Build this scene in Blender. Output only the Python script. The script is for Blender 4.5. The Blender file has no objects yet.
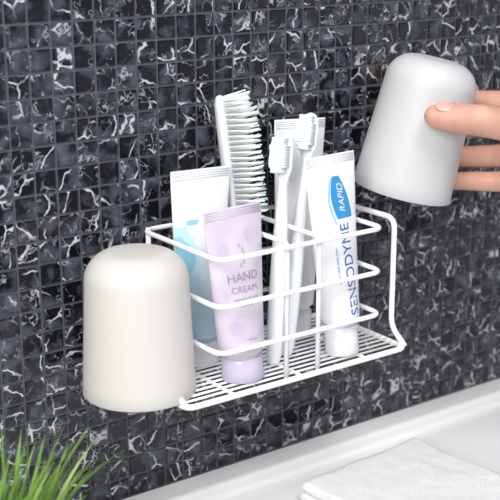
import bpy, bmesh, math, random
from mathutils import Vector, Matrix, noise
random.seed(7)
MM=0.001
scene=bpy.context.scene
scene.view_settings.view_transform='Standard'
def V(*a): return Vector(a)

# ---------------------------------------------------------------- materials
def mat(name, col, rough=0.5, **kw):
    m=bpy.data.materials.new(name); m.use_nodes=True
    b=m.node_tree.nodes['Principled BSDF']
    b.inputs['Base Color'].default_value=(*col,1)
    b.inputs['Roughness'].default_value=rough
    for k,v in kw.items():
        b.inputs[k.replace('_',' ')].default_value=v
    return m
def add_bump(m, scale, strength, dist=0.0005, detail=3):
    nt=m.node_tree; b=nt.nodes['Principled BSDF']
    tc=nt.nodes.new('ShaderNodeTexCoord'); n=nt.nodes.new('ShaderNodeTexNoise')
    n.inputs['Scale'].default_value=scale; n.inputs['Detail'].default_value=detail
    bp=nt.nodes.new('ShaderNodeBump'); bp.inputs['Strength'].default_value=strength
    bp.inputs['Distance'].default_value=dist
    nt.links.new(tc.outputs['Object'],n.inputs['Vector'])
    nt.links.new(n.outputs['Fac'],bp.inputs['Height'])
    nt.links.new(bp.outputs['Normal'],b.inputs['Normal'])
    return m
def add_mottle(m, c1, c2, scale):
    nt=m.node_tree; b=nt.nodes['Principled BSDF']
    tc=nt.nodes.new('ShaderNodeTexCoord'); n=nt.nodes.new('ShaderNodeTexNoise')
    n.inputs['Scale'].default_value=scale; n.inputs['Detail'].default_value=3
    r=nt.nodes.new('ShaderNodeValToRGB')
    r.color_ramp.elements[0].position=.35; r.color_ramp.elements[1].position=.65
    r.color_ramp.elements[0].color=(*c1,1); r.color_ramp.elements[1].color=(*c2,1)
    nt.links.new(tc.outputs['Object'],n.inputs['Vector'])
    nt.links.new(n.outputs['Fac'],r.inputs['Fac'])
    nt.links.new(r.outputs['Color'],b.inputs['Base Color'])
    return m
def add_zgrad(m, stops, zmax):
    """printed colour bands along the tube's length (object Z)"""
    nt=m.node_tree; b=nt.nodes['Principled BSDF']
    tc=nt.nodes.new('ShaderNodeTexCoord'); sx=nt.nodes.new('ShaderNodeSeparateXYZ')
    mr=nt.nodes.new('ShaderNodeMapRange'); mr.inputs['From Max'].default_value=zmax
    r=nt.nodes.new('ShaderNodeValToRGB'); e=r.color_ramp.elements
    e[0].position=stops[0][0]; e[0].color=(*stops[0][1],1); e[1].position=stops[-1][0]; e[1].color=(*stops[-1][1],1)
    for p,c in stops[1:-1]:
        n_=e.new(p); n_.color=(*c,1)
    nt.links.new(tc.outputs['Object'],sx.inputs[0]); nt.links.new(sx.outputs['Z'],mr.inputs['Value'])
    nt.links.new(mr.outputs[0],r.inputs['Fac']); nt.links.new(r.outputs['Color'],b.inputs['Base Color'])
    return m

M_cup=add_bump(mat('cup_matte_plastic',(.64,.61,.575),.42),2500,.04)
M_cup2=add_bump(mat('cup_matte_plastic_grey',(.58,.58,.59),.42),2500,.04)
M_wire=mat('white_coated_wire',(.90,.90,.91),.22)
M_cer=mat('white_ceramic',(.82,.82,.83),.18)
M_towel=add_bump(mat('terry_cloth',(.88,.88,.87),.95),1400,.9,.0012,4)
M_skin=add_bump(add_mottle(mat('skin',(.8,.5,.4),.5,Subsurface_Weight=.12,Subsurface_Scale=.004),(.58,.30,.22),(.67,.38,.285),60),700,.25,.0004)
M_nail=mat('nail',(.66,.41,.35),.35)
M_lilac=add_mottle(mat('lilac_plastic',(.6,.5,.65),.25),(.60,.53,.635),(.675,.61,.69),45)
M_lcap=mat('lilac_cap',(.58,.52,.66),.25)
M_white=mat('white_gloss_plastic',(.80,.81,.825),.22)
M_wash=add_zgrad(mat('white_to_blue_plastic',(.8,.8,.8),.22),[(.15,(.42,.62,.72)),(.45,(.60,.74,.80)),(.75,(.80,.82,.84))],.12)
M_brush=mat('white_brush_plastic',(.84,.86,.88),.3,Subsurface_Weight=.2,Subsurface_Scale=.003)
M_bris=mat('bristle_nylon',(.93,.93,.93),.5,Subsurface_Weight=.4,Subsurface_Scale=.003)
M_ltblue=mat('print_light_blue',(.30,.60,.78),.3)
M_ltblue2=mat('print_pale_blue',(.50,.74,.85),.3)
M_blue=mat('print_blue',(.02,.10,.42),.3)
M_midblue=mat('print_mid_blue',(.03,.28,.62),.3)
M_purp=mat('print_purple',(.33,.25,.41),.4)
M_pot=mat('pot_ceramic',(.75,.75,.73),.4)
M_soil=add_bump(mat('soil',(.05,.035,.02),.95),400,1,.002)
M_grass=add_mottle(mat('grass_blade',(.15,.35,.05),.45),(.07,.19,.03),(.19,.34,.05),30)
M_grass2=add_mottle(mat('grass_blade_light',(.3,.5,.1),.45),(.20,.36,.06),(.40,.53,.16),30)

def marble():
    m=bpy.data.materials.new('black_marble_tile'); m.use_nodes=True
    nt=m.node_tree; N=nt.nodes; L=nt.links; b=N['Principled BSDF']
    tc=N.new('ShaderNodeTexCoord'); at=N.new('ShaderNodeAttribute'); at.attribute_name='tile_id'
    mul=N.new('ShaderNodeVectorMath'); mul.operation='MULTIPLY_ADD'; mul.inputs[1].default_value=(3,3,3)
    L.new(at.outputs['Color'],mul.inputs[0]); L.new(tc.outputs['Object'],mul.inputs[2])
    nd=N.new('ShaderNodeTexNoise'); nd.inputs['Scale'].default_value=75; nd.inputs['Detail'].default_value=3
    nd.inputs['Roughness'].default_value=.6
    L.new(mul.outputs[0],nd.inputs['Vector'])
    dis=N.new('ShaderNodeVectorMath'); dis.operation='MULTIPLY_ADD'; dis.inputs[1].default_value=(.010,.010,.010)
    L.new(nd.outputs['Color'],dis.inputs[0]); L.new(mul.outputs[0],dis.inputs[2])
    def mask(src,mscale,m0,m1):
        n=N.new('ShaderNodeTexNoise'); n.inputs['Scale'].default_value=mscale; n.inputs['Detail'].default_value=1
        L.new(mul.outputs[0],n.inputs['Vector'])
        m2=N.new('ShaderNodeMapRange'); m2.inputs['From Min'].default_value=m0; m2.inputs['From Max'].default_value=m1
        L.new(n.outputs['Fac'],m2.inputs['Value'])
        x=N.new('ShaderNodeMath'); x.operation='MULTIPLY'
        L.new(src,x.inputs[0]); L.new(m2.outputs[0],x.inputs[1]); return x
    def falloff(src,w,amp):
        mr=N.new('ShaderNodeMapRange'); mr.inputs['From Min'].default_value=w*.3; mr.inputs['From Max'].default_value=w
        mr.inputs['To Min'].default_value=amp; mr.inputs['To Max'].default_value=0
        L.new(src,mr.inputs['Value']); return mr.outputs[0]
    v=N.new('ShaderNodeTexVoronoi'); v.feature='DISTANCE_TO_EDGE'; v.inputs['Scale'].default_value=48
    L.new(dis.outputs[0],v.inputs['Vector'])
    a=mask(falloff(v.outputs['Distance'],.034,.9),60,.44,.58)
    def ridge(scale,w,amp,off):
        n=N.new('ShaderNodeTexNoise'); n.inputs['Scale'].default_value=scale; n.inputs['Detail'].default_value=3; n.inputs['Roughness'].default_value=.62
        o=N.new('ShaderNodeVectorMath'); o.inputs[1].default_value=(off,off*2,off*3); L.new(dis.outputs[0],o.inputs[0]); L.new(o.outputs[0],n.inputs['Vector'])
        s=N.new('ShaderNodeMath'); s.operation='SUBTRACT'; s.inputs[1].default_value=.5; L.new(n.outputs['Fac'],s.inputs[0])
        ab=N.new('ShaderNodeMath'); ab.operation='ABSOLUTE'; L.new(s.outputs[0],ab.inputs[0])
        return falloff(ab.outputs[0],w,amp)
    c=mask(ridge(60,.014,.5,1.3),70,.42,.60)
    mx=N.new('ShaderNodeMath'); mx.operation='MAXIMUM'; L.new(a.outputs[0],mx.inputs[0]); L.new(c.outputs[0],mx.inputs[1])
    n3=N.new('ShaderNodeTexNoise'); n3.inputs['Scale'].default_value=80; n3.inputs['Detail'].default_value=5
    L.new(dis.outputs[0],n3.inputs['Vector'])
    r=N.new('ShaderNodeValToRGB'); e=r.color_ramp.elements
    e[0].position=.47; e[0].color=(.003,.004,.007,1); e[1].position=.80; e[1].color=(.11,.12,.15,1)
    L.new(n3.outputs['Fac'],r.inputs['Fac'])
    mix=N.new('ShaderNodeMix'); mix.data_type='RGBA'
    L.new(mx.outputs[0],mix.inputs[0]); L.new(r.outputs['Color'],mix.inputs[6]); mix.inputs[7].default_value=(.60,.61,.645,1)
    L.new(mix.outputs[2],b.inputs['Base Color']); b.inputs['Roughness'].default_value=.08
    return m
M_marble=marble()
M_grout=add_bump(mat('grout',(.085,.09,.105),.9),900,.5)

# ---------------------------------------------------------------- helpers
def new_obj(name, bm, mats, parent=None, smooth=True, recalc=True):
    if recalc: bmesh.ops.recalc_face_normals(bm,faces=bm.faces)
    me=bpy.data.meshes.new(name); bm.to_mesh(me); bm.free()
    for m in mats: me.materials.append(m)
    if smooth:
        for p in me.polygons: p.use_smooth=True
    o=bpy.data.objects.new(name,me); scene.collection.objects.link(o)
    if parent: o.parent=parent
    return o
def empty(name, mw=None):
    e=bpy.data.objects.new(name,None); e.empty_display_size=.02; scene.collection.objects.link(e)
    if mw: e.matrix_world=mw
    return e
def sweep(bm, pts, rad, cyclic=False, seg=10, mi=0, flat=None):
    n=len(pts); pts=[Vector(p) for p in pts]
    R=rad if isinstance(rad,(list,tuple)) else [rad]*n
    tang=[]
    for i in range(n):
        if cyclic: t=pts[(i+1)%n]-pts[i-1]
        else: t=pts[min(i+1,n-1)]-pts[max(i-1,0)]
        tang.append(t.normalized())
    up=Vector((0,0,1)) if abs(tang[0].z)<.9 else Vector((1,0,0))
    nrm=(up-tang[0]*up.dot(tang[0])).normalized(); rings=[]
    for i in range(n):
        nrm=(nrm-tang[i]*nrm.dot(tang[i])).normalized(); bn=tang[i].cross(nrm)
        rings.append([bm.verts.new(pts[i]+(nrm*math.cos(a)+bn*math.sin(a))*R[i]) for a in [2*math.pi*k/seg for k in range(seg)]])
    rng=n if cyclic else n-1
    for i in range(rng):
        A=rings[i]; B=rings[(i+1)%n]
        off=0
        if cyclic and i==n-1:
            off=min(range(seg),key=lambda o:(A[0].co-B[o].co).length)
        for k in range(seg):
            f=bm.faces.new((A[k],A[(k+1)%seg],B[(k+1+off)%seg],B[(k+off)%seg])); f.material_index=mi
    if not cyclic:
        f=bm.faces.new(rings[0][::-1]); f.material_index=mi
        f=bm.faces.new(rings[-1]); f.material_index=mi
def fillet(pts, r, cyclic=False, k=6):
    pts=[Vector(p) for p in pts]; n=len(pts); out=[]
    for i in range(n):
        if not cyclic and i in (0,n-1): out.append(pts[i]); continue
        p=pts[i]; a=pts[i-1]-p; b=pts[(i+1)%n]-p
        rr=min(r,a.length*.49,b.length*.49); A=p+a.normalized()*rr; B=p+b.normalized()*rr
        for j in range(k+1):
            t=j/k; out.append(A*(1-t)**2+p*2*t*(1-t)*1.0+B*t*t)
    return out
def mmv(l): return [Vector(p)*MM for p in l]
def lathe(bm, prof, seg=64, mi=0, closed=False):
    rings=[]
    for r,z in prof:
        if r<1e-7: rings.append([bm.verts.new((0,0,z))])
        else: rings.append([bm.verts.new((r*math.cos(2*math.pi*k/seg),r*math.sin(2*math.pi*k/seg),z)) for k in range(seg)])
    pairs=list(zip(rings[:-1],rings[1:]))
    for A,B in pairs:
        for k in range(seg):
            k2=(k+1)%seg
            if len(A)==1 and len(B)==1: continue
            if len(A)==1: f=bm.faces.new((A[0],B[k2],B[k]))
            elif len(B)==1: f=bm.faces.new((A[k],A[k2],B[0]))
            else: f=bm.faces.new((A[k],A[k2],B[k2],B[k]))
            f.material_index=mi
def axis_matrix(base, axis, xdir=Vector((1,0,0))):
    z=Vector(axis).normalized(); x=(Vector(xdir)-z*Vector(xdir).dot(z)).normalized(); y=z.cross(x)
    m=Matrix((x,y,z)).transposed().to_4x4(); m.translation=Vector(base); return m

# ---------------------------------------------------------------- wall with mosaic
P=14.4; G=0.8
bm=bmesh.new(); col=bm.verts.layers.float_color.new('tile_id')
X0,X1,Z0,Z1=-650,900,-166,560
nx=int((X1-X0)/P); nz=int((Z1-Z0)/P)+1
for i in range(nx):
    for j in range(nz):
        cx=X0+(i+.5)*P+3; cz=Z0-4+(j+.5)*P
        h=P/2-G-random.random()*.12
        tx=random.uniform(-.022,.022); tz=random.uniform(-.022,.022)
        c=(random.random(),random.random(),random.random(),1)
        def mk(s,y): 
            vs=[]
            for sx,sz in((-1,-1),(1,-1),(1,1),(-1,1)):
                x=sx*s; z=sz*s
                v=bm.verts.new(((cx+x)*MM,(y+x*tx+z*tz)*MM,(cz+z)*MM)); v[col]=c; vs.append(v)
            return vs
        a=mk(h,2.0); b=mk(h,.45); e=mk(h-.2,.12); t=mk(h-.25-.4,0)
        for A,B in((a,b),(b,e),(e,t)):
            for k in range(4): bm.faces.new((A[k],A[(k+1)%4],B[(k+1)%4],B[k]))
        bm.faces.new(t)
vs=[bm.verts.new((x*MM,y*MM,z*MM)) for x in(X0,X1) for y in(.9,60) for z in(Z0-40,Z1)]
for q in((0,1,3,2),(4,6,7,5),(0,4,5,1),(2,3,7,6),(0,2,6,4),(1,5,7,3)):
    f=bm.faces.new([vs[i] for i in q]); f.material_index=1
new_obj('wall_back',bm,[M_marble,M_grout],smooth=False)

# ---------------------------------------------------------------- basin counter
def boxpath(prof, x0,x1,name,mats,bev=0):
    bm=bmesh.new()
    A=[bm.verts.new((x0*MM,y*MM,z*MM)) for y,z in prof]; B=[bm.verts.new((x1*MM,y*MM,z*MM)) for y,z in prof]
    n=len(prof)
    for i in range(n): bm.faces.new((A[i],A[(i+1)%n],B[(i+1)%n],B[i]))
    bm.faces.new(A[::-1]); bm.faces.new(B)
    o=new_obj(name,bm,mats,smooth=False)
    return o
prof=[(0.0,-156)]
def arc(cy,cz,r,a0,a1,k=8): return [(cy+r*math.cos(math.radians(a0+(a1-a0)*i/k)),cz+r*math.sin(math.radians(a0+(a1-a0)*i/k))) for i in range(k+1)]
prof+=arc(-17,-160,4,90,180)
prof+=arc(-25,-162,4,0,-90)
prof+=[(-430,-166)]+arc(-430,-174,8,90,180)+[(-438,-215),(0.0,-215)]
c=boxpath(prof,-650,900,'washbasin_counter',[M_cer])
for p in c.data.polygons: p.use_smooth=True
c.data.set_sharp_from_angle(angle=math.radians(35))

# ---------------------------------------------------------------- wire rack
bm=bmesh.new()
XL,XR,YF,YB=-86,42,-88,-2.2
W=1.6
for z in(28,-1,-30):
    sweep(bm,mmv(fillet([(XL,YB,z),(XL,YF,z),(XR,YF,z),(XR,YB,z)],9,True)),W*MM,True)
TL,TR=-110,64
sweep(bm,mmv(fillet([(TL,YB,-58),(TL,YF-1,-58),(TR,YF-1,-58),(TR,YB,-58)],7,True)),1.9*MM,True)
y=YF+5
while y<YB-2:
    sweep(bm,mmv([(TL,y,-56.6),(TR,y,-56.6)]),.8*MM,seg=6); y+=5.8
for x in(-75,-23,30): sweep(bm,mmv([(x,YF,-58.3),(x,YB,-58.3)]),1.2*MM,seg=6)
for x in(-34,-9):
    sweep(bm,mmv(fillet([(x,YF+2.6,-57.5),(x,YF+2.6,29.8),(x,YB-2.6,29.8),(x,YB-2.6,-57.5)],4)),W*MM)
for x in (XL+2.6,XR-2.6):
    sweep(bm,mmv([(x,YB-2.6,-57.5),(x,YB-2.6,30)]),W*MM)
for x,s in((TL,1),(TR,-1)):
    sx=-s
    sweep(bm,mmv(fillet([(x,YF,-57),(x+sx*2,-72,-48),(x+sx*2,-72,27.5),(x+sx*2,-26,27.5),(x+sx*2,-26,-48),(x,-10,-57)],8)),1.9*MM)
rack=new_obj('wire_toothbrush_rack',bm,[M_wire])

# ---------------------------------------------------------------- tumblers
def cup_mesh(name, H, mt):
    bm=bmesh.new(); t=1.8
    rb,rt,cr=34.3,31.0,17.5
    def outer(off):
        out=[]; 
        for i in range(9):
            h=(H-cr)*i/8; out.append((rb+(rt-rb)*h/(H-cr)-off,h))
        for i in range(1,13):
            a=math.pi/2*i/12
            out.append((rt-cr+(cr-off)*math.cos(a),(H-cr)+(cr-off)*math.sin(a)))
        out.append(((rt-cr)*.5,H-off+.35)); out.append((0,H-off+.5)); return out
    o=outer(0); inn=outer(t)
    prof=inn[::-1]; prof[-1]=(rb-t,.6)
    prof+=[(rb-t+.5,0.05),(rb-.5,0.0),(rb,.6)]+o[1:]
    lathe(bm,[(r*MM,z*MM) for r,z in prof],72)
    return new_obj(name,bm,[mt])
c1=cup_mesh('tumbler_cup',88,M_cup); c1.matrix_world=axis_matrix(V(-119.5,-50.5,-56.5)*MM,V(0,0,1))
A=V(.182,-.132,.974).normalized(); Mid=V(103,-53,82)
c2=cup_mesh('tumbler_cup.001',92.5,M_cup2); c2.matrix_world=axis_matrix((Mid-A*45.5)*MM,A)

# ---------------------------------------------------------------- squeeze tubes
class Tube:
    def __init__(s,name,base,top,r0,cw,capr,caph,mbody,mcap,xdir=V(1,0,0)):
        base=Vector(base);top=Vector(top); s.H=(top-base).length; s.r0=r0; s.cw=cw; s.caph=caph
        s.root=empty(name,axis_matrix(base*MM,top-base,xdir)); s.h1=caph+5
        bm=bmesh.new(); seg=48; rings=[]
        sec=[(capr*.86,capr*.86,caph-.6),(capr*.86,capr*.86,caph+.8),(r0*.80,r0*.80,caph+2.0),(r0*.95,r0*.95,caph+3.4)]
        n=26
        for i in range(n+1):
            h=s.h1+(s.H-7-s.h1)*i/n; w,d=s.wd(h); sec.append((w,d,h))
        sec+=[(cw/2,.75,s.H-6.8),(cw/2,.75,s.H-.2),(cw/2-.3,.4,s.H)]
        for w,d,h in sec:
            rings.append([bm.verts.new((w*math.cos(a)*MM,d*math.sin(a)*MM,h*MM)) for a in [2*math.pi*k/seg for k in range(seg)]])
        for Aa,B in zip(rings[:-1],rings[1:]):
            for k in range(seg): bm.faces.new((Aa[k],Aa[(k+1)%seg],B[(k+1)%seg],B[k]))
        bm.faces.new(rings[0][::-1]); bm.faces.new(rings[-1])
        for j in range(4):
            h=s.H-1.2-j*1.4
            sweep(bm,mmv([(-cw/2+1,-.75,h),(cw/2-1,-.75,h)]),.28*MM,seg=6)
        new_obj('body',bm,[mbody],s.root)
        bm=bmesh.new()
        lathe(bm,[(0,0),(capr*.93*MM,0),(capr*MM,.8*MM),(capr*.97*MM,(caph-.8)*MM),(capr*.92*MM,caph*MM),(0,caph*MM)],48)
        new_obj('cap',bm,[mcap],s.root)
    def wd(s,h):
        t=max(0,min(1,(h-s.h1)/(s.H-7-s.h1)))
        return (s.r0+(s.cw/2-s.r0)*t**.8, s.r0*(1-t)**.85+.75*t)
    def surf(s,x,h,off=.18):
        w,d=s.wd(h); u=max(-.995,min(.995,x/w))
        return Vector((x,-(d*math.sqrt(1-u*u))-off,h))*MM
    def patch(s,rows,m,name='print',nx=10,off=.14):
        bm=bmesh.new(); R=[]
        for h,x0,x1 in rows:
            w,_=s.wd(h); x0=max(x0,-w*.99); x1=min(x1,w*.99)
            R.append([bm.verts.new(s.surf(x0+(x1-x0)*i/nx,h,off)) for i in range(nx+1)])
        for a,b in zip(R[:-1],R[1:]):
            for i in range(nx): bm.faces.new((a[i],a[i+1],b[i+1],b[i]))
        new_obj(name,bm,[m],s.root,recalc=False)
    def text(s,body,x,h,size,m,rot=0,shear=0,off=.22,sx=1,bold=0):
        cu=bpy.data.curves.new('t','FONT'); cu.body=body; cu.size=size; cu.align_x='CENTER'; cu.align_y='CENTER'; cu.shear=shear; cu.offset=bold
        ob=bpy.data.objects.new('t',cu); scene.collection.objects.link(ob)
        dg=bpy.context.evaluated_depsgraph_get(); dg.update()
        me=bpy.data.meshes.new_from_object(ob.evaluated_get(dg))
        bpy.data.objects.remove(ob)
        bm=bmesh.new(); bm.from_mesh(me)
        bmesh.ops.triangulate(bm,faces=bm.faces)
        ca,sa=math.cos(rot),math.sin(rot)
        for v in bm.verts:
            a,b=v.co.x*sx,v.co.y
            v.co=s.surf(x+a*ca-b*sa,h+a*sa+b*ca,off)
        bm.to_mesh(me); bm.free(); me.materials.clear(); me.materials.append(m)
        o=bpy.data.objects.new('lettering',me); scene.collection.objects.link(o); o.parent=s.root

t1=Tube('hand_cream_tube',(-58,-72.5,-56),(-60,-64,52),14.2,43,13.2,15,M_lilac,M_lcap)
t1.text('HAND',0,66,7.4,M_purp,sx=1.05); t1.text('CREAM',0,58.5,5.4,M_purp,sx=1.1)
t1.text('moisture & care',0,53,2.7,M_purp); t1.text('lavender',0,49,2.7,M_purp,shear=.3)
t1.text('~ 50 ml ~',0,28,2.6,M_purp)
M_flor=mat('print_floral',(.45,.37,.52),.4); M_flor2=mat('print_pale_floral',(.57,.49,.62),.4)
for k in range(7):
    a=k/6; t1.patch([(73+a*12-1.6,-.2+3*math.sin(a*3)-.15,-.2+3*math.sin(a*3)+.15),(73+a*12,-1.1+3*math.sin(a*3)+(k%2)*1.2,.5+3*math.sin(a*3)+(k%2)*1.2),(73+a*12+1.8,3*math.sin(a*3)-.1,3*math.sin(a*3)+.1)],M_flor,'floral_print',3)
for (x,h,rr) in((-11,84,5),(10,90,6),(-9,36,5),(9,30,4),(13,72,3.5),(-13,56,3)):
    for k in range(5):
        a=k*2*math.pi/5+.3; cx=x+rr*.5*math.cos(a); ch=h+rr*.5*math.sin(a)
        t1.patch([(ch+rr*.42*math.sin(b),cx-rr*.42*math.cos(b)-.01,cx+rr*.42*math.cos(b)+.01) for b in [-1.5+3*i/8 for i in range(9)]],M_flor2,'petal_print',3,off=.1)

t2=Tube('facial_wash_tube',(-65,-34,-55.6),(-61,-32,70),14.2,44,13,16,M_wash,M_white)
t2.patch([(52+i*1.7,-21,-13+10*(i/23)**.6*(1-i/23)*2.2) for i in range(24)],M_ltblue2,'wave_print',12,.12)
t2.patch([(56+i*1.7,-21,-17+9*math.sin(i/17*3.1)) for i in range(18)],M_ltblue,'wave_print',12,.16)
t2.patch([(92+i*1.0,-13+i*.2,-6+i*.6) for i in range(4)],M_ltblue,'logo_print',6,.16)

t3=Tube('toothpaste_tube',(20.5,-75,-56),(17,-62,74.5),12.8,41,11.2,19,M_white,M_white)
t3.text('SENSODYNE',3.8,57,10.6,M_blue,rot=math.pi/2,sx=1.0,bold=.02)
t3.patch([(90+i*1.6,-1 -3*math.sin(i/17*math.pi),11.5-(i/17)**2*7) for i in range(18)],M_midblue,'badge_print',8)
t3.patch([(87+i*1.4,-3-3.6*math.sin(i/21*math.pi),-1.6-3.6*math.sin(i/21*math.pi)) for i in range(22)],M_ltblue,'swoosh_print',4,.2)
t3.text('RAPID',4,103,6.6,M_white,rot=math.pi/2,shear=.25,off=.3,bold=.01)
t3.text('rapid relief daily care',-5.5,60,2.8,M_midblue,rot=math.pi/2)
t4=Tube('cosmetic_tube',(20,-23,-55.6),(29,-17,90),13.5,43,12.5,16,M_white,M_white)

# ---------------------------------------------------------------- toothbrushes
def toothbrush(name, base, top, face):
    base=Vector(base);top=Vector(top);L=(top-base).length
    ax=(top-base).normalized(); f=Vector(face); y=(f-ax*f.dot(ax)).normalized(); x=y.cross(ax)
    m=Matrix((x,y,ax)).transposed().to_4x4(); m.translation=base*MM
    root=empty(name,m)
    bm=bmesh.new(); seg=20; rings=[]
    sec=[]
    K=[(0,2.0,1.6),(1.5,4.2,3.2),(8,5.4,4.4),(40,5.8,4.8),(75,5.2,4.3),(95,4.2,3.6),(110,3.0,2.8),(L-32,2.8,2.6),(L-27,4.2,2.6),(L-23,6.0,2.6),(L-12,6.4,2.6),(L-4,5.4,2.4),(L-1,3.4,2.0),(L,1.2,1)]
    for i in range(len(K)-1):
        for j in range(4):
            t=j/4; ts=t; sec.append([K[i][q]*(1-ts)+K[i+1][q]*ts for q in range(3)])
    sec.append(list(K[-1]))
    for h,w,d in sec:
        rings.append([bm.verts.new((w*math.cos(a)*MM,(d*math.sin(a))*MM,h*MM)) for a in [2*math.pi*k/seg for k in range(seg)]])
    for a,b in zip(rings[:-1],rings[1:]):
        for k in range(seg): bm.faces.new((a[k],a[(k+1)%seg],b[(k+1)%seg],b[k]))
    bm.faces.new(rings[0][::-1]); bm.faces.new(rings[-1])
    new_obj('handle',bm,[M_brush],root)
    bm=bmesh.new()
    for i in range(14):
        hh=L-24+i*1.6
        wmax=4.5 if 1<i<11 else 3.2
        nj=7
        for j in range(nj):
            xx=-wmax+2*wmax*j/(nj-1)
            ln=9.6+(.5 if (i//3)%2 else 0)+random.uniform(-.1,.1)
            sweep(bm,mmv([(xx,1.2,hh),(xx,ln-.25,hh),(xx,ln,hh)]),[.9*MM,.95*MM,.7*MM],seg=6)
    new_obj('bristles',bm,[M_bris],root)
toothbrush('toothbrush',(-31,-68,-55),(-4,-44,87),(-.95,-.30,0))
toothbrush('toothbrush.001',(-15,-60,-55),(23,-36,97),(-.9,-.45,0))

# ---------------------------------------------------------------- hairbrush
hb=empty('hair_brush',axis_matrix(V(-17,-21,-55)*MM,V(-39,-21,112)-V(-17,-21,-55),V(.84,-.54,0)))
Lh=(V(-39,-21,112)-V(-17,-21,-55)).length
bm=bmesh.new(); rings=[]
K=[(0,3,2),(3,5.5,4),(40,6.2,4.8),(70,5.2,4),(84,4.4,3.4),(95,7.5,4),(110,9,4.2),(150,9,4.2),(Lh-5,7,3.8),(Lh-1,4,2.5),(Lh,1,1)]
seg=20; sec=[]
for i in range(len(K)-1):
    for j in range(5): sec.append([K[i][q]*(1-j/5)+K[i+1][q]*j/5 for q in range(3)])
sec.append(list(K[-1]))
for h,w,d in sec:
    rings.append([bm.verts.new((d*math.cos(a)*MM,w*math.sin(a)*MM,h*MM)) for a in [2*math.pi*k/seg for k in range(seg)]])
for a,b in zip(rings[:-1],rings[1:]):
    for k in range(seg): bm.faces.new((a[k],a[(k+1)%seg],b[(k+1)%seg],b[k]))
bm.faces.new(rings[0][::-1]); bm.faces.new(rings[-1])
new_obj('handle_and_head',bm,[M_brush],hb)
bm=bmesh.new()
for i in range(22):
    h=90+i*(Lh-94)/21
    for j in range(7):
        a=(j-3)*.22; l=(20.0 if i<19 else 16.0)+random.uniform(-.8,.8)
        yy=(j-3)*2.2
        d0=Vector((math.cos(a),math.sin(a),.12+random.uniform(-.05,.05))).normalized(); s0=Vector((2.5,yy,h+(j%2)*1.6))
        sweep(bm,mmv([s0,s0+d0*l*.6,s0+d0*l]),[.8*MM,.62*MM,.5*MM],seg=6)
        c=(s0+d0*l)*MM
        bmesh.ops.create_icosphere(bm,subdivisions=1,radius=.72*MM,matrix=Matrix.Translation(c))
new_obj('bristle_pins',bm,[M_bris],hb)

# ---------------------------------------------------------------- hand
rr=V(.809,-.588,0); fh=V(.588,.809,0)
def Lc(p,q,s): return (Mid+rr*p+fh*q+V(0,0,1)*s)
def chain(bm,pts,rad,n=10):
    P_=[]; R_=[]
    for i in range(len(pts)-1):
        for j in range(n):
            t=j/n; P_.append(pts[i].lerp(pts[i+1],t)); R_.append(rad[i]*(1-t)+rad[i+1]*t)
    P_.append(pts[-1]); R_.append(rad[-1])
    for p,r in zip(P_,R_):
        bmesh.ops.create_icosphere(bm,subdivisions=3,radius=r*MM,matrix=Matrix.Translation(p*MM))
bm=bmesh.new()
wr=Lc(156,-2,-18)
fing={'i':([(90,12,16),(60,32,12),(35,38,12),(13,37.5,11)],[9.5,7.9,7.2,6.3]),
      'm':([(93,15,-3),(60,36,-6),(34,40,-7),(11,38,-7)],[9.8,8.2,7.4,6.5]),
      'r':([(90,13,-21),(58,33,-27),(32,38,-28.5),(8,38,-28.5)],[9.5,8.2,7.3,6.3]),
      'p':([(86,8,-38),(60,26,-44),(36,33,-45),(14,35,-45)],[8.6,7.4,6.6,5.7])}
for k,(pp,rd) in fing.items():
    pts=[Lc(*p) for p in pp]
    chain(bm,pts,rd,12)
    mid=pts[0].lerp(wr,.5)
    chain(bm,[pts[0],mid,wr],[rd[0]+.8,12.5,15],10)
th=[Lc(5,-39.6,14),Lc(13,-39.8,13.6),Lc(24,-38.6,12),Lc(36,-36.5,10.5),Lc(50,-31.5,7),Lc(66,-26,3),Lc(103,-14,-8),wr]
chain(bm,th,[7.6,9.5,9.6,10.6,10.6,13,16,17],8)
chain(bm,[Lc(84,-12,2),Lc(100,4,6)],[9,12],8)
chain(bm,[wr,Lc(205,-8,-26),Lc(300,-20,-44),Lc(420,-35,-66)],[19.5,24,33,38],14)
hand=new_obj('hand',bm,[M_skin])
md=hand.modifiers.new('fuse','REMESH'); md.mode='VOXEL'; md.voxel_size=.0013; md.use_smooth_shade=True
md=hand.modifiers.new('soft','SMOOTH'); md.factor=.5; md.iterations=5
bm=bmesh.new()
T0,T1=Lc(2,-39.6,14.2),Lc(14,-39.7,13.6)
ax=(T0-T1).normalized(); nrm=(-fh*.45+V(0,0,1)*.89); nrm=(nrm-ax*nrm.dot(ax)).normalized(); sd=ax.cross(nrm)
R_=[]
for i in range(9):
    t=i/8; l=11.0*t; w=5.0*math.sqrt(max(.04,1-abs(2*t-1)**3.2)); row=[]
    for j in range(9):
        a=(j/8-.5)*2*w/9.0
        r=9.3-.6*max(0,t-.4)**2*4
        row.append(bm.verts.new((T1+ax*(l-.5)+nrm*r*math.cos(a)+sd*r*math.sin(a))*MM))
    R_.append(row)
for a,b in zip(R_[:-1],R_[1:]):
    for k in range(8): bm.faces.new((a[k],a[k+1],b[k+1],b[k]))
nl=new_obj('thumb_nail',bm,[M_nail]); nl.parent=hand

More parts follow.
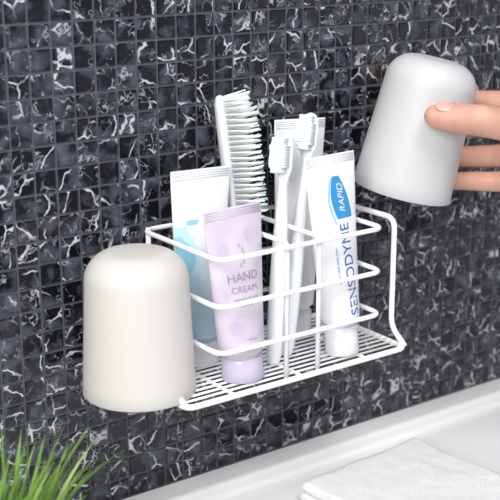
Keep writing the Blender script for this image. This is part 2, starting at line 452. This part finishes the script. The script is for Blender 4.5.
# ---------------------------------------------------------------- towel
def towel():
    bm=bmesh.new()
    def layer(z0,z1,u0,u1,n=60,k=60,Ln=170,seed=0):
        prof=[]
        rr_=(z1-z0)/2
        for i in range(n+1): prof.append((u0+rr_+(u1-u0-2*rr_)*i/n,z1))
        for i in range(1,8): a=math.pi/2-math.pi*i/8; prof.append((u1-rr_+rr_*math.cos(a),(z0+z1)/2+rr_*math.sin(a)))
        for i in range(n+1): prof.append((u1-rr_-(u1-u0-2*rr_)*i/n,z0))
        for i in range(1,8): a=-math.pi/2-math.pi*i/8; prof.append((u0+rr_+rr_*math.cos(a),(z0+z1)/2+rr_*math.sin(a)))
        rings=[]
        for j in range(k+1):
            t=j/k; v=-Ln*t
            e=min(1,min(t,1-t)*Ln/3.0); sq=math.sqrt(max(0,1-(1-e)**2))*.98+.02
            ring=[]
            for (u,z) in prof:
                zz=(z0+z1)/2+(z-(z0+z1)/2)*sq
                nz_=noise.noise(Vector((u*.03,v*.03,seed)))*1.6+noise.noise(Vector((u*.09,v*.09,seed+9)))*.7
                if z<(z0+z1)/2 and seed==0: nz_=0
                ring.append(bm.verts.new(Vector((u+noise.noise(Vector((v*.05,z,seed)))*1.5,v+noise.noise(Vector((u*.05,3,seed)))*1.5,zz+nz_*.8))*MM))
            rings.append(ring)
        m_=len(prof)
        for a,b in zip(rings[:-1],rings[1:]):
            for q in range(m_): bm.faces.new((a[q],a[(q+1)%m_],b[(q+1)%m_],b[q]))
        bm.faces.new(rings[0]); bm.faces.new(rings[-1][::-1])
    layer(0,7.5,0,118,seed=0)
    layer(6.6,14.5,1.5,116,seed=5)
    o=new_obj('folded_towel',bm,[M_towel])
    o.matrix_world=Matrix.Translation(V(0,-56,-165.9)*MM)@Matrix.Rotation(math.radians(4),4,'Z')
towel()

# ---------------------------------------------------------------- potted grass
pg=empty('potted_grass',Matrix.Translation(V(-238,-112,-165.8)*MM))
bm=bmesh.new()
lathe(bm,[(0,0),(24*MM,0),(26*MM,1.5*MM),(33*MM,52*MM),(33.5*MM,54*MM),(32*MM,55*MM),(30.5*MM,54*MM),(29.5*MM,46*MM),(0,46*MM)],48)
new_obj('pot',bm,[M_pot],pg)
bm=bmesh.new(); lathe(bm,[(0,49*MM),(15*MM,50*MM),(29*MM,48*MM),(29.5*MM,45*MM),(0,45*MM)],32); new_obj('soil',bm,[M_soil],pg)
bm=bmesh.new()
rnd=random.Random(5)
for i in range(78):
    a=rnd.uniform(0,2*math.pi); r0=rnd.uniform(0,22)
    p=Vector((r0*math.cos(a),r0*math.sin(a),47))
    if i<34: a=rnd.uniform(-1.0,.6)
    out=Vector((math.cos(a),math.sin(a),0)); L_=rnd.uniform(58,94); lean=rnd.uniform(.2,.9)
    w=rnd.uniform(1.4,2.5); side=out.cross(Vector((0,0,1))).normalized()
    side=(Matrix.Rotation(rnd.uniform(-1,1),3,'Z')@side)
    prev=None; n=12; mi=rnd.choice((0,0,1)); 
    th_=lean*.5; q=p.copy(); curl=rnd.uniform(.4,1.3)*lean
    for k in range(n+1):
        t=k/n; ww=w*(1-t**2.2)+.12
        fold=(out*-.35*ww)
        row=[bm.verts.new((q-side*ww)*MM),bm.verts.new((q+fold)*MM),bm.verts.new((q+side*ww)*MM)]
        if prev:
            for s_ in(0,1):
                f=bm.faces.new((prev[s_],prev[s_+1],row[s_+1],row[s_])); f.material_index=mi
        prev=row
        ang=th_+curl*t**1.5
        q=q+(out*math.sin(ang)+Vector((0,0,1))*math.cos(ang))*L_/n
new_obj('grass_blades',bm,[M_grass,M_grass2],pg,recalc=False)

# ---------------------------------------------------------------- lights
w=bpy.data.worlds.new('World'); scene.world=w; w.use_nodes=True
nt=w.node_tree; bg=nt.nodes['Background']; bg.inputs[1].default_value=1.0
tc=nt.nodes.new('ShaderNodeTexCoord'); nz=nt.nodes.new('ShaderNodeTexNoise'); nz.inputs['Scale'].default_value=3.2; nz.inputs['Detail'].default_value=2
rp=nt.nodes.new('ShaderNodeValToRGB'); rp.color_ramp.elements[0].position=.44; rp.color_ramp.elements[0].color=(.15,.16,.185,1)
rp.color_ramp.elements[1].position=.68; rp.color_ramp.elements[1].color=(.85,.88,.94,1)
nt.links.new(tc.outputs['Generated'],nz.inputs['Vector']); nt.links.new(nz.outputs['Fac'],rp.inputs['Fac']); nt.links.new(rp.outputs['Color'],bg.inputs[0])
def area(name,loc,target,size,power,col=(1,1,1)):
    l=bpy.data.lights.new(name,'AREA'); l.shape='RECTANGLE'; l.size=size[0]; l.size_y=size[1]; l.energy=power; l.color=col
    o=bpy.data.objects.new(name,l); scene.collection.objects.link(o); o.location=loc
    o.rotation_euler=(Vector(target)-Vector(loc)).to_track_quat('-Z','Y').to_euler()
area('window_light',(-1.5,-1.05,.9),(0,0,0),(.9,.9),35,(1,.99,.965))
area('ceiling_light',(-.1,-.9,1.5),(0,0,0),(.7,.7),18,(1,1,1))

# ---------------------------------------------------------------- camera
cam=bpy.data.cameras.new('camera'); co=bpy.data.objects.new('camera',cam); scene.collection.objects.link(co)
co.location=(-.4633,-.6377,.2260)
fw=V(.565,.7777,-.2756)
co.rotation_euler=fw.to_track_quat('-Z','Y').to_euler()
cam.sensor_width=36; cam.lens=86.4; cam.clip_start=.02
cam.dof.use_dof=True; cam.dof.focus_distance=.77; cam.dof.aperture_fstop=11
scene.camera=co
